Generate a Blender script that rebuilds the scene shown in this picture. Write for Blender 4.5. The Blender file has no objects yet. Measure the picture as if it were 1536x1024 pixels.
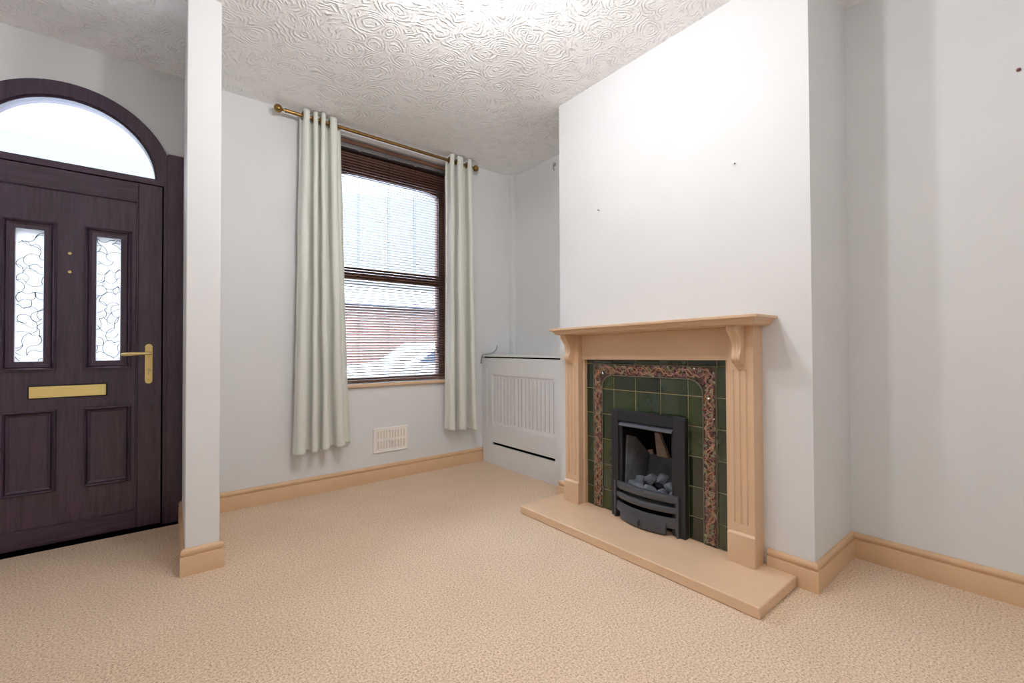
import bpy, bmesh, math, random
from mathutils import Vector, Matrix, noise
PI = math.pi
R = random.Random(11)
scene = bpy.context.scene
COL = scene.collection

# ---------------------------------------------------------------- materials
def lin(c):
    return tuple((x / 12.92 if x <= 0.04045 else ((x + 0.055) / 1.055) ** 2.4) for x in (v / 255 for v in c)) + (1.0,)

class NT:
    def __init__(s, name):
        s.m = bpy.data.materials.new(name); s.m.use_nodes = True
        s.t = s.m.node_tree; s.b = s.t.nodes['Principled BSDF']; s.out = s.t.nodes['Material Output']
    def n(s, typ, **kw):
        o = s.t.nodes.new(typ)
        for k, v in kw.items():
            if k.startswith('i_'):
                o.inputs[k[2:].replace('_', ' ')].default_value = v
            else: setattr(o, k, v)
        return o
    def l(s, a, b): s.t.links.new(a, b)
    def ramp(s, fac, stops):
        r = s.n('ShaderNodeValToRGB'); e = r.color_ramp.elements
        while len(e) < len(stops): e.new(0.5)
        for el, (p, c) in zip(e, stops): el.position = p; el.color = c
        s.l(fac, r.inputs['Fac']); return r.outputs['Color']
    def coords(s, scale=None, rot=None):
        c = s.n('ShaderNodeTexCoord')
        if scale is None and rot is None: return c.outputs['Object']
        mp = s.n('ShaderNodeMapping'); s.l(c.outputs['Object'], mp.inputs['Vector'])
        if scale: mp.inputs['Scale'].default_value = scale
        if rot: mp.inputs['Rotation'].default_value = rot
        return mp.outputs['Vector']
    def math(s, op, a, b=None, c=None):
        n = s.n('ShaderNodeMath', operation=op)
        for i, v in enumerate((a, b, c)):
            if v is None: continue
            if isinstance(v, (int, float)): n.inputs[i].default_value = v
            else: s.l(v, n.inputs[i])
        return n.outputs[0]
    def bump(s, h, strength=0.3, dist=0.01):
        b = s.n('ShaderNodeBump'); b.inputs['Strength'].default_value = strength; b.inputs['Distance'].default_value = dist
        s.l(h, b.inputs['Height']); s.l(b.outputs['Normal'], s.b.inputs['Normal'])
    def noise(s, vec, scale, detail=3, rough=0.55, dist=0.0):
        n = s.n('ShaderNodeTexNoise'); n.inputs['Scale'].default_value = scale; n.inputs['Detail'].default_value = detail
        n.inputs['Roughness'].default_value = rough; n.inputs['Distortion'].default_value = dist
        s.l(vec, n.inputs['Vector']); return n.outputs['Fac']

def plain(name, rgb, rough=0.5, metal=0.0, var=0.0, vscale=8.0, bump=0.0, bscale=120.0, bdist=0.003, sheen=0.0, coat=0.0, spec=None):
    t = NT(name); c = lin(rgb); t.b.inputs['Roughness'].default_value = rough; t.b.inputs['Metallic'].default_value = metal
    v = t.coords()
    if var:
        lo = tuple(x * (1 - var) for x in c[:3]) + (1,); hi = tuple(min(1, x * (1 + var)) for x in c[:3]) + (1,)
        t.l(t.ramp(t.noise(v, vscale, 4), [(0.3, lo), (0.7, hi)]), t.b.inputs['Base Color'])
    else: t.b.inputs['Base Color'].default_value = c
    if bump: t.bump(t.noise(v, bscale, 4), bump, bdist)
    if sheen: t.b.inputs['Sheen Weight'].default_value = sheen
    if coat: t.b.inputs['Coat Weight'].default_value = coat; t.b.inputs['Coat Roughness'].default_value = 0.1
    if spec is not None: t.b.inputs['Specular IOR Level'].default_value = spec
    return t.m

def mat_carpet():
    t = NT('carpet_pile'); v = t.coords()
    a = t.noise(v, 130, 3, 0.65); b = t.noise(v, 330, 2, 0.6); c = t.noise(v, 2.2, 3, 0.5)
    f = t.math('ADD', t.math('MULTIPLY', a, 0.66), t.math('MULTIPLY', b, 0.34))
    col = t.ramp(f, [(0.34, lin((144, 115, 89))), (0.44, lin((204, 176, 147))), (0.55, lin((232, 207, 180))), (0.72, lin((250, 232, 210)))])
    mx = t.n('ShaderNodeMix', data_type='RGBA', blend_type='MULTIPLY'); mx.inputs['Factor'].default_value = 1
    t.l(col, mx.inputs[6]); t.l(t.ramp(c, [(0.3, (0.93, 0.92, 0.91, 1)), (0.7, (1, 1, 1, 1))]), mx.inputs[7])
    t.l(mx.outputs[2], t.b.inputs['Base Color']); t.b.inputs['Roughness'].default_value = 0.95
    t.b.inputs['Specular IOR Level'].default_value = 0.1; t.b.inputs['Sheen Weight'].default_value = 0.15
    t.bump(f, 0.25, 0.004); return t.m

def mat_ceiling():
    t = NT('swirled_plaster'); v = t.coords()
    wn = t.n('ShaderNodeTexNoise'); wn.inputs['Scale'].default_value = 4.0; wn.inputs['Detail'].default_value = 3; t.l(v, wn.inputs['Vector'])
    ma = t.n('ShaderNodeVectorMath', operation='MULTIPLY_ADD'); t.l(wn.outputs['Color'], ma.inputs[0])
    ma.inputs[1].default_value = (0.16, 0.16, 0.0); t.l(v, ma.inputs[2])
    def fan(scale, freq, off):
        ad = t.n('ShaderNodeVectorMath', operation='ADD'); t.l(ma.outputs[0], ad.inputs[0]); ad.inputs[1].default_value = (off, off * 0.7, 0)
        vo = t.n('ShaderNodeTexVoronoi', voronoi_dimensions='2D'); vo.inputs['Scale'].default_value = scale; t.l(ad.outputs[0], vo.inputs['Vector'])
        d = t.math('ADD', vo.outputs['Distance'], t.math('MULTIPLY', t.noise(v, 14, 3), 0.25))
        s = t.math('SINE', t.math('MULTIPLY', d, freq))
        return t.math('POWER', t.math('ADD', t.math('MULTIPLY', s, 0.5), 0.5), 2.2)
    r1 = fan(4.6, 58, 0.0); r2 = fan(7.3, 44, 3.7)
    k = t.ramp(t.noise(v, 3.1, 2), [(0.44, (0, 0, 0, 1)), (0.56, (1, 1, 1, 1))])
    m1 = t.n('ShaderNodeMix', data_type='FLOAT'); t.l(k, m1.inputs['Factor']); t.l(r1, m1.inputs['A']); t.l(r2, m1.inputs['B'])
    br = t.ramp(t.noise(v, 17, 4, 0.6), [(0.42, (0.1, 0.1, 0.1, 1)), (0.58, (1, 1, 1, 1))])
    rid = t.math('MULTIPLY', m1.outputs[0], br)
    blob = t.ramp(t.noise(v, 26, 3, 0.6), [(0.58, (0, 0, 0, 1)), (0.72, (1, 1, 1, 1))])
    h = t.math('ADD', t.math('ADD', rid, t.math('MULTIPLY', blob, 0.7)), t.math('MULTIPLY', t.noise(v, 60, 4, 0.6), 0.35))
    t.b.inputs['Base Color'].default_value = lin((250, 250, 250)); t.b.inputs['Roughness'].default_value = 0.75
    t.bump(h, 0.66, 0.010); return t.m

def mat_wood(name, dark, light, rough=0.38, scale=(22, 22, 1.6), bump=0.06):
    t = NT(name); v = t.coords(scale)
    n1 = t.noise(v, 3.0, 6, 0.62, 0.6); n2 = t.noise(t.coords((90, 90, 3)), 4, 4, 0.6)
    f = t.math('ADD', t.math('MULTIPLY', n1, 0.7), t.math('MULTIPLY', n2, 0.3))
    t.l(t.ramp(f, [(0.36, lin(dark)), (0.64, lin(light))]), t.b.inputs['Base Color'])
    t.b.inputs['Roughness'].default_value = rough; t.b.inputs['Coat Weight'].default_value = 0.25; t.b.inputs['Coat Roughness'].default_value = 0.15; t.bump(f, bump, 0.002); return t.m

def mat_tile():
    t = NT('green_glaze'); v = t.coords(); g = t.n('ShaderNodeNewGeometry')
    f = t.math('ADD', t.math('MULTIPLY', g.outputs['Random Per Island'], 0.55), t.math('MULTIPLY', t.noise(v, 7, 3), 0.45))
    t.l(t.ramp(f, [(0.2, lin((20, 30, 22))), (0.45, lin((36, 48, 26))), (0.62, lin((52, 64, 34))), (0.8, lin((32, 46, 36)))]), t.b.inputs['Base Color'])
    t.b.inputs['Roughness'].default_value = 0.09; t.b.inputs['Coat Weight'].default_value = 0.6; t.b.inputs['Coat Roughness'].default_value = 0.05
    t.bump(t.noise(v, 9, 2), 0.25, 0.006); return t.m

def mat_clear_glass():
    t = NT('clear_glass'); tr = t.n('ShaderNodeBsdfTransparent'); gl = t.n('ShaderNodeBsdfGlossy'); gl.inputs['Roughness'].default_value = 0.02
    tr.inputs['Color'].default_value = (0.95, 0.97, 0.98, 1)
    fr = t.n('ShaderNodeFresnel'); fr.inputs['IOR'].default_value = 1.45
    mx = t.n('ShaderNodeMixShader'); t.l(fr.outputs[0], mx.inputs[0]); t.l(tr.outputs[0], mx.inputs[1]); t.l(gl.outputs[0], mx.inputs[2])
    t.l(mx.outputs[0], t.out.inputs['Surface']); return t.m

def mat_frosted_glass():
    t = NT('frosted_glass'); tr = t.n('ShaderNodeBsdfTransparent'); tl = t.n('ShaderNodeBsdfTranslucent'); tl.inputs['Color'].default_value = (0.27, 0.265, 0.26, 1)
    mx = t.n('ShaderNodeMixShader'); mx.inputs[0].default_value = 0.72; t.l(tr.outputs[0], mx.inputs[1]); t.l(tl.outputs[0], mx.inputs[2])
    gl = t.n('ShaderNodeBsdfGlossy'); gl.inputs['Roughness'].default_value = 0.15
    m2 = t.n('ShaderNodeMixShader'); m2.inputs[0].default_value = 0.05; t.l(mx.outputs[0], m2.inputs[1]); t.l(gl.outputs[0], m2.inputs[2])
    t.l(m2.outputs[0], t.out.inputs['Surface']); return t.m

def mat_curtain():
    t = NT('sage_satin'); v = t.coords((60, 60, 6))
    n = t.noise(v, 6, 4)
    t.l(t.ramp(n, [(0.3, lin((213, 215, 206))), (0.7, lin((221, 223, 214)))]), t.b.inputs['Base Color'])
    t.b.inputs['Roughness'].default_value = 0.48; t.b.inputs['Sheen Weight'].default_value = 0.25
    t.bump(n, 0.06, 0.002); return t.m

def mat_soot():
    t = NT('sooty_firebrick'); v = t.coords()
    n = t.noise(v, 9, 5, 0.6)
    t.l(t.ramp(n, [(0.35, lin((12, 12, 13))), (0.55, lin((34, 33, 33))), (0.72, lin((86, 80, 74)))]), t.b.inputs['Base Color'])
    t.b.inputs['Roughness'].default_value = 0.8; return t.m

def mat_emit(name, rgb, s):
    t = NT(name); e = t.n('ShaderNodeEmission'); e.inputs['Color'].default_value = rgb + (1,); e.inputs['Strength'].default_value = s
    t.l(e.outputs[0], t.out.inputs['Surface']); return t.m

def mat_brick():
    t = NT('street_brick'); v = t.coords((1, 1, 1), (PI / 2, 0, 0)); b = t.n('ShaderNodeTexBrick'); t.l(v, b.inputs['Vector'])
    b.inputs['Scale'].default_value = 4; b.inputs['Color1'].default_value = lin((84, 48, 38)); b.inputs['Color2'].default_value = lin((62, 38, 32))
    b.inputs['Mortar'].default_value = lin((88, 80, 74)); t.l(b.outputs['Color'], t.b.inputs['Base Color']); t.b.inputs['Roughness'].default_value = 0.9
    return t.m

def mat_terracotta():
    t = NT('border_ground'); v = t.coords()
    t.l(t.ramp(t.noise(v, 60, 4), [(0.35, lin((34, 24, 22))), (0.5, lin((74, 50, 38))), (0.68, lin((58, 56, 42)))]), t.b.inputs['Base Color'])
    t.b.inputs['Roughness'].default_value = 0.2; t.b.inputs['Coat Weight'].default_value = 0.4; return t.m

M = {}
M['wall'] = plain('pale_grey_wall_paint', (221, 222, 222), 0.62, var=0.02, vscale=3, bump=0.08, bscale=22, bdist=0.004)
M['ceiling'] = mat_ceiling()
M['carpet'] = mat_carpet()
M['tan'] = plain('tan_gloss_paint', (212, 179, 146), 0.38, var=0.03, vscale=5, bump=0.05, bscale=30, bdist=0.002)
M['tan_skirt'] = plain('tan_skirting_paint', (212, 177, 140), 0.4, var=0.04, vscale=6, bump=0.05, bscale=30, bdist=0.002)
M['hearth'] = plain('tan_hearth_paint', (221, 188, 154), 0.5, var=0.04, vscale=4, bump=0.05, bscale=50, bdist=0.002)
M['upvc'] = mat_wood('mahogany_foil', (54, 38, 52), (80, 60, 77), 0.34)
M['upvc_h'] = mat_wood('mahogany_foil_across', (54, 38, 52), (80, 60, 77), 0.34, (1.6, 22, 22))
M['winframe'] = mat_wood('brown_window_frame', (70, 44, 38), (108, 72, 60), 0.4)
M['slat'] = mat_wood('walnut_slat', (78, 50, 38), (124, 86, 64), 0.34, (1.2, 20, 20))
M['brass'] = plain('polished_brass', (248, 222, 158), 0.25, 0.45, var=0.05, vscale=30)
M['brass_plate'] = plain('satin_brass', (255, 226, 146), 0.42, 0.1, var=0.03, vscale=14)
M['antique'] = plain('antique_brass', (150, 118, 72), 0.3, 1.0, var=0.06, vscale=30)
M['black'] = plain('black_plastic', (14, 14, 15), 0.5)
M['gap'] = plain('dark_gap', (6, 6, 6), 0.9, spec=0.0)
M['iron'] = plain('black_cast_iron', (41, 42, 47), 0.40, 0.25, bump=0.15, bscale=140, bdist=0.002)
M['iron_light'] = plain('worn_cast_iron', (76, 78, 85), 0.38, 0.25, bump=0.2, bscale=110, bdist=0.002)
M['soot'] = mat_soot()
M['black_soot'] = plain('black_soot', (10, 10, 11), 0.75)
M['ceramic'] = plain('grey_fire_ceramic', (120, 121, 124), 0.8, var=0.3, vscale=14, bump=0.2, bscale=60)
M['baffle'] = plain('buff_fire_ceramic', (205, 182, 158), 0.75, var=0.2, vscale=16)
M['coal'] = plain('grey_ceramic_coal', (104, 108, 115), 0.75, var=0.35, vscale=22, bump=0.5, bscale=60, bdist=0.006)
M['tile'] = mat_tile()
M['grout'] = plain('buff_grout', (172, 158, 118), 0.8)
M['bead'] = plain('olive_bead', (104, 98, 80), 0.3, coat=0.4)
M['border'] = mat_terracotta()
M['vine'] = plain('coral_vine_glaze', (160, 114, 90), 0.22, var=0.35, vscale=30, coat=0.5)
M['leaf'] = plain('grey_green_leaf_glaze', (116, 112, 86), 0.22, var=0.4, vscale=40, coat=0.5)
M['grape'] = plain('plum_grape_glaze', (110, 70, 72), 0.22, var=0.35, vscale=40, coat=0.5)
M['curtain'] = mat_curtain()
M['white'] = plain('white_gloss_paint', (236, 236, 234), 0.35, bump=0.03, bscale=25)
M['white_plastic'] = plain('white_plastic', (240, 237, 232), 0.35)
M['grey_metal'] = plain('galvanised_metal', (150, 152, 156), 0.3, 0.9)
M['cord'] = plain('brown_cord', (52, 36, 32), 0.7)
M['cover'] = plain('grey_cover_paint', (224, 226, 227), 0.48, var=0.02, vscale=4)
M['glass'] = mat_clear_glass()
M['frosted'] = mat_frosted_glass()
M['lead'] = plain('lead_came', (60, 66, 78), 0.4, 0.6)
M['grey_plastic'] = plain('grey_plastic', (168, 170, 170), 0.45)
M['bulb'] = mat_emit('lamp_glow', (0.985, 0.99, 1.02), 432)
M['brick'] = mat_brick()
M['slate'] = plain('grey_slate', (40, 42, 54), 0.7, var=0.2, vscale=3)
M['asphalt'] = plain('asphalt', (84, 84, 87), 0.9, var=0.1, vscale=6)
M['paving'] = plain('paving', (146, 144, 140), 0.9, var=0.1, vscale=3)
M['car_white'] = plain('white_car_paint', (176, 180, 186), 0.2, coat=0.8)
M['car_glass'] = plain('car_window', (40, 48, 60), 0.08)
M['tyre'] = plain('tyre_rubber', (24, 24, 25), 0.8)
M['extwhite'] = plain('white_window_paint', (160, 162, 166), 0.5)

# ---------------------------------------------------------------- mesh helpers
WLOC = {}
class MB:
    def __init__(s): s.bm = bmesh.new()
    def box(s, x0, x1, y0, y1, z0, z1):
        v = [s.bm.verts.new((x, y, z)) for x in (x0, x1) for y in (y0, y1) for z in (z0, z1)]
        for f in ((0, 1, 3, 2), (4, 6, 7, 5), (0, 4, 5, 1), (2, 3, 7, 6), (0, 2, 6, 4), (1, 5, 7, 3)):
            s.bm.faces.new([v[i] for i in f])
        return v
    def loft(s, rings, closed=True, caps=True):
        vr = [[s.bm.verts.new(p) for p in r] for r in rings]; n = len(rings[0])
        for a, b in zip(vr, vr[1:]):
            for i in range(n if closed else n - 1):
                j = (i + 1) % n; s.bm.faces.new((a[i], a[j], b[j], b[i]))
        if caps and closed: s.bm.faces.new(vr[0][::-1]); s.bm.faces.new(vr[-1])
        return vr
    def prism(s, poly, d):           # polygon of 3D points, extruded along vector d
        return s.loft([[tuple(p) for p in poly], [tuple(Vector(p) + Vector(d)) for p in poly]])
    def tube(s, pts, r, n=8, caps=True):
        pts = [Vector(p) for p in pts]; rs = r if isinstance(r, (list, tuple)) else [r] * len(pts); rings = []; up = None
        for i, p in enumerate(pts):
            t = (pts[min(i + 1, len(pts) - 1)] - pts[max(i - 1, 0)]).normalized()
            if up is None: up = t.orthogonal().normalized()
            up = (up - t * up.dot(t)); up = up.normalized() if up.length > 1e-6 else t.orthogonal().normalized()
            w = t.cross(up); rings.append([tuple(p + (up * math.cos(2 * PI * k / n) + w * math.sin(2 * PI * k / n)) * rs[i]) for k in range(n)])
        return s.loft(rings, True, caps)
    def sphere(s, c, r, u=20, v=12, sc=(1, 1, 1)):
        P = lambda a, e: (c[0] + r * sc[0] * math.cos(a) * math.cos(e), c[1] + r * sc[1] * math.sin(a) * math.cos(e), c[2] + r * sc[2] * math.sin(e))
        nv = s.bm.verts.new; top = nv(P(0, PI / 2)); bot = nv(P(0, -PI / 2))
        g = [[nv(P(2 * PI * i / u, PI * j / v - PI / 2)) for i in range(u)] for j in range(1, v)]
        for i in range(u):
            k = (i + 1) % u; s.bm.faces.new((bot, g[0][k], g[0][i])); s.bm.faces.new((top, g[-1][i], g[-1][k]))
            for a, b in zip(g, g[1:]): s.bm.faces.new((a[i], a[k], b[k], b[i]))
    def ico(s, c, r, sub=2, f=None):
        g = bmesh.ops.create_icosphere(s.bm, subdivisions=sub, radius=1)['verts']
        for q in g:
            k = f(q.co) if f else 1.0
            q.co = Vector(c) + q.co * r * k
    def rectring(s, x0, x1, z0, z1, prof, y0):   # mitred moulding lying on the plane y=y0, facing -Y: prof (inset, height)
        rings = [[(x0 + i, y0 - h, z0 + i), (x1 - i, y0 - h, z0 + i), (x1 - i, y0 - h, z1 - i), (x0 + i, y0 - h, z1 - i)] for i, h in prof]
        s.loft(rings, True, False)
    def sweep(s, path, prof, side=1):            # skirting: prof (offset, z) swept along an XY polyline with mitres
        pts = [Vector(p) for p in path]; rings = []
        for i, p in enumerate(pts):
            d1 = (p - pts[i - 1]).normalized() if i else None; d2 = (pts[i + 1] - p).normalized() if i < len(pts) - 1 else None
            d1 = d1 or d2; d2 = d2 or d1
            n1 = Vector((-d1.y, d1.x)) * side; n2 = Vector((-d2.y, d2.x)) * side
            m = (n1 + n2); m = m / max(1e-6, m.dot(n1))
            rings.append([(p.x + m.x * o, p.y + m.y * o, z) for o, z in prof])
        s.loft(rings, True, True)
    def map(s, f):
        for v in s.bm.verts: v.co = f(v.co)
    def build(s, name, mat, parent=None, bevel=0.0, seg=2, smooth=False, angle=40, origin=None, subsurf=0):
        bm = s.bm; bmesh.ops.recalc_face_normals(bm, faces=bm.faces)
        xs = [v.co for v in bm.verts]
        if origin is None:
            lo = [min(v[i] for v in xs) for i in range(3)]; hi = [max(v[i] for v in xs) for i in range(3)]
            origin = Vector(((lo[0] + hi[0]) / 2, (lo[1] + hi[1]) / 2, lo[2]))
        origin = Vector(origin)
        for v in bm.verts: v.co -= origin
        me = bpy.data.meshes.new(name); bm.to_mesh(me); bm.free(); me.materials.append(mat)
        if smooth:
            for p in me.polygons: p.use_smooth = True
            me.set_sharp_from_angle(angle=math.radians(angle))
        o = bpy.data.objects.new(name, me); COL.objects.link(o)
        if bevel:
            b = o.modifiers.new('edge', 'BEVEL'); b.width = bevel; b.segments = seg; b.limit_method = 'ANGLE'; b.angle_limit = math.radians(35)
            for p in me.polygons: p.use_smooth = True
            me.set_sharp_from_angle(angle=math.radians(50))
        if subsurf:
            q = o.modifiers.new('soft', 'SUBSURF'); q.levels = q.render_levels = subsurf
        put(o, origin, parent); return o

def put(o, world, parent):
    WLOC[o.name] = Vector(world)
    if parent is not None:
        o.parent = parent; o.location = Vector(world) - WLOC[parent.name]
    else: o.location = world

def tag(o, label=None, cat=None, group=None, kind=None):
    for k, v in (('label', label), ('category', cat), ('group', group), ('kind', kind)):
        if v: o[k] = v
    return o

def thing(name, loc, label, cat, group=None, kind=None):
    o = bpy.data.objects.new(name, None); o.empty_display_size = 0.05; COL.objects.link(o); put(o, loc, None)
    return tag(o, label, cat, group, kind)

def struct(o, label=None, cat=None): return tag(o, label, cat, None, 'structure')

# ---------------------------------------------------------------- dimensions (metres; camera stands over the origin)
YW = 3.409           # window wall face
YO = 3.66            # outer face of that wall
XB = 2.2095          # chimney breast face
YB0, YB1 = 0.679, 2.205
XR = 2.73            # alcove wall, near side
XL = 2.75            # alcove wall, window side
XLEFT, YBACK = -1.15, -1.7
def zc(y): return 2.769 - 0.0112 * y          # the old ceiling falls a little towards the window

# ---------------------------------------------------------------- room shell
b = MB(); b.box(XLEFT - .1, XL + .1, YBACK - .1, 3.345, -0.06, 0.0); b.box(0.1, XL + .1, 3.345, YO, -0.06, 0.0)
struct(b.build('floor', M['carpet'], origin=(0, 0, 0)), 'beige flecked cut pile carpet over the whole room floor', 'floor')
b = MB(); b.loft([[(XLEFT - .1, y, zc(y)), (XL + .1, y, zc(y)), (XL + .1, y, zc(y) + .12), (XLEFT - .1, y, zc(y) + .12)] for y in (YBACK - .1, YO)])
struct(b.build('ceiling', M['ceiling'], origin=(0, 0, 0)), 'white ceiling with swirled textured plaster', 'ceiling')

ARX, ARZ, ARR = -0.364, 2.058, 0.449          # arch centre and radius of the door frame
WX0, WX1, WZ0, WZ1 = 1.03, 2.065, 0.768, 2.668 # window opening
ZT = 2.80
b = MB()
b.box(XLEFT - .1, ARX - ARR, YW, YO, 0, ZT)
b.box(ARX + ARR, WX0, YW, YO, 0, ZT)
b.box(WX0, WX1, YW, YO, 0, WZ0); b.box(WX0, WX1, YW, YO, WZ1, ZT); b.box(WX1, XL + .1, YW, YO, 0, ZT)
n = 40; arc = [(ARX - ARR * math.cos(PI * i / n), ARZ + ARR * math.sin(PI * i / n)) for i in range(n + 1)]
for (xa, za), (xb, zb) in zip(arc, arc[1:]):
    b.prism([(xa, YW, za), (xb, YW, zb), (xb, YW, ZT), (xa, YW, ZT)], (0, YO - YW, 0))
bmesh.ops.remove_doubles(b.bm, verts=b.bm.verts, dist=1e-5)
struct(b.build('wall_front', M['wall'], origin=(0, YW, 0)), 'pale grey wall holding the front door and the window', 'wall')
b = MB(); b.box(XLEFT - .1, XLEFT, YBACK, YO, 0, ZT); struct(b.build('wall_left', M['wall'], origin=(XLEFT, 0, 0)))
b = MB(); b.box(XLEFT - .1, XL + .1, YBACK - .1, YBACK, 0, ZT); struct(b.build('wall_back', M['wall'], origin=(0, YBACK, 0)))
b = MB(); b.box(XR, XR + .12, YBACK, YB0, 0, ZT); struct(b.build('wall_right', M['wall'], origin=(XR, 0, 0)), 'pale grey wall of the near alcove right of the chimney breast', 'wall')
b = MB(); b.box(XL, XL + .1, YB1, YW, 0, ZT); struct(b.build('wall_alcove', M['wall'], origin=(XL, YB1, 0)), 'pale grey alcove wall above the radiator cover', 'wall')
# chimney breast with the fire opening left free
FY0, FY1, FZ0, FZ1 = 1.285, 1.67, 0.048, 0.625
b = MB()
b.box(XB, XL + .1, YB0, FY0, 0, ZT); b.box(XB, XL + .1, FY1, YB1, 0, ZT); b.box(XB, XL + .1, FY0, FY1, FZ1, ZT); b.box(XB, XL + .1, FY0, FY1, 0, FZ0)
b.box(XB + .32, XL + .1, FY0, FY1, FZ0, FZ1)
struct(b.build('wall_chimney_breast', M['wall'], origin=(XB, 1.44, 0)), 'white lit chimney breast above the tiled fireplace', 'wall')
# stub partition beside the door
PX0, PX1, PY = 0.114, 0.250, 2.566
b = MB(); b.prism([(PX0, PY, 0), (PX1, PY, 0), (PX1, YW, 0), (0.136, YW, 0)], (0, 0, ZT))
struct(b.build('wall_partition', M['wall'], bevel=.004, origin=(0.18, 3, 0)), 'narrow grey stub wall screening the front door', 'wall')
# boxed pipe in the alcove corner
b = MB(); b.box(2.712, XL, 3.345, YW, 0, ZT); struct(b.build('trim_1', M['wall'], bevel=.003))
# dark panel between door frame and stub wall
b = MB(); b.box(0.058, 0.1365, 3.385, YW, 0, 2.228)
struct(b.build('trim_2', M['upvc'], bevel=.002), 'dark wood panel between the door frame and the stub wall', 'panel')
b = MB(); b.box(ARX - ARR, 0.136, 3.345, YW, -0.06, 0.002); b.box(ARX - ARR, .1, YW, YO, -.06, .004)
struct(b.build('trim_3', M['gap']), 'dark threshold strip under the front door', 'threshold')
b = MB(); b.box(WX0 - .03, WX1 + .02, 3.382, YW, .747, .771)
struct(b.build('trim_4', M['tan'], bevel=.004), 'tan window sill nosing under the wooden blind', 'sill')
b = MB(); b.box(WX0, WX1, YW, 3.53, .7685, .772)
struct(b.build('trim_5', M['white'], origin=(1.5, 3.45, .768)))  # white layer: daylight on the sill top put into the colour

SK = [(0, .123), (.005, .123), (.012, .119), (.0165, .110), (.0150, .099), (.0095, .0925), (.0095, .089), (.0165, .0875), (.018, .084), (.018, 0), (0, 0)]
b = MB(); b.sweep([(PX1, YW), (2.382, YW)], SK, -1); struct(b.build('baseboard_front', M['tan_skirt'], smooth=True, angle=35), 'tan skirting board under the window', 'skirting')
b = MB(); b.sweep([(0.136, 3.384), (PX0, PY), (PX1, PY), (PX1, YW - .018)], SK, -1); struct(b.build('baseboard_partition', M['tan_skirt'], smooth=True, angle=35), 'tan skirting board around the stub wall end', 'skirting')
b = MB(); b.sweep([(XR, YBACK), (XR, YB0), (XB, YB0), (XB, .8655)], SK, 1); struct(b.build('baseboard_right', M['tan_skirt'], smooth=True, angle=35), 'tan skirting board around the right alcove', 'skirting')
b = MB(); b.sweep([(XB, 2.066), (XB, YB1), (2.379, YB1)], SK, 1); struct(b.build('baseboard_breast', M['tan_skirt'], smooth=True, angle=35), 'short tan skirting beside the radiator cover', 'skirting')
b = MB(); b.sweep([(XR, YBACK), (XLEFT, YBACK), (XLEFT, YW)][::-1], SK, 1); struct(b.build('baseboard_back', M['tan_skirt'], smooth=True, angle=35))

# ---------------------------------------------------------------- front door (door_1)
YD = 3.398
dr = thing('door_1', (ARX, YD, 0), 'dark mahogany front door with arched fanlight and brass fittings', 'door', None, 'structure')
LX0, LX1, LZ0, LZ1 = -0.761, 0.034, 0.012, 2.024
b = MB()
def ring(r0, r1, y0, y1, xmax):
    rr = []
    for i in range(65):
        a = PI * i / 64; c, s_ = math.cos(a), math.sin(a)
        pts = [(min(ARX + r * c, xmax), y, ARZ + r * s_) for r, y in ((r0, y0), (r1, y0), (r1, y1), (r0, y1))]
        rr.append(pts)
    b.loft(rr)
ring(0.373, ARR, YD - .001, 3.52, 0.057)
ring(0.362, 0.373, YD + .018, 3.50, 0.5)
b.box(ARX - ARR, LX0 - .006, YD - .001, 3.52, 0, ARZ); b.box(LX1 + .006, 0.057, YD - .001, 3.52, 0, ARZ)
b.box(LX1 + .014, .024 + .034, YD - .006, YD, 0, 2.222)
fr = b.build('frame', M['upvc'], dr, bevel=.0015, origin=(ARX, YD, 0))
b = MB(); b.box(LX0 - .0055, LX1 + .0055, YD + .001, 3.52, LZ1 + .006, 2.0662); b.box(LX0 + .03, LX1 - .03, YD + .018, 3.50, 2.066, 2.072)
b.build('transom', M['upvc_h'], dr, bevel=.002)
b = MB(); nn = 48
poly = [(ARX + .370 * math.cos(PI * i / nn), 3.455, 2.066 + .366 * math.sin(PI * i / nn)) for i in range(nn + 1)]
b.prism(poly, (0, .006, 0)); tag(b.build('fanlight_pane', M['glass'], dr), 'arched clear fanlight pane')
b = MB(); b.box(LX0 - .006, LX1 + .006, YD + .03, 3.5, 0.0, LZ1 + .006)   # rebate behind the seam, cut by the leaf
for_x = [(LX0 - .012, LX0 + .012), (LX1 - .012, LX1 + .012)]
b.bm.clear()
for x0, x1 in for_x: b.box(x0, x1, YD + .03, 3.51, 0, LZ1 + .012)
b.box(LX0, LX1, YD + .03, 3.5, 2.0, LZ1 + .006); b.box(LX0, LX1, YD + .012, 3.5, 0.0, .02)
bmesh.ops.remove_doubles(b.bm, verts=b.bm.verts, dist=1e-5); b.build('rebate', M['gap'], dr)
# leaf: welded sash frame
SX0, SX1, SZ0, SZ1 = -0.651, -0.077, 0.104, 1.916
leaf_b = MB()
for x0, x1, z0, z1 in ((LX0, SX0, LZ0, LZ1), (SX1, LX1, LZ0, LZ1)):
    leaf_b.box(x0, x1, YD - .002, YD + .06, z0, z1)
lf = leaf_b.build('leaf', M['upvc'], dr, bevel=.003, origin=(ARX, YD, LZ0))
b = MB(); b.box(SX0, SX1, YD - .002, YD + .06, LZ0, SZ0); b.box(SX0, SX1, YD - .002, YD + .06, SZ1, LZ1)
b.build('rail', M['upvc_h'], lf, bevel=.003)
b = MB()
b.rectring(SX0 - .002, SX1 + .002, SZ0 - .002, SZ1 + .002, [(0, .0005), (.003, .004), (.008, .004), (.013, -.010)], YD - .002)
b.build('glazing_bead', M['upvc'], lf, smooth=True)
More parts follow.
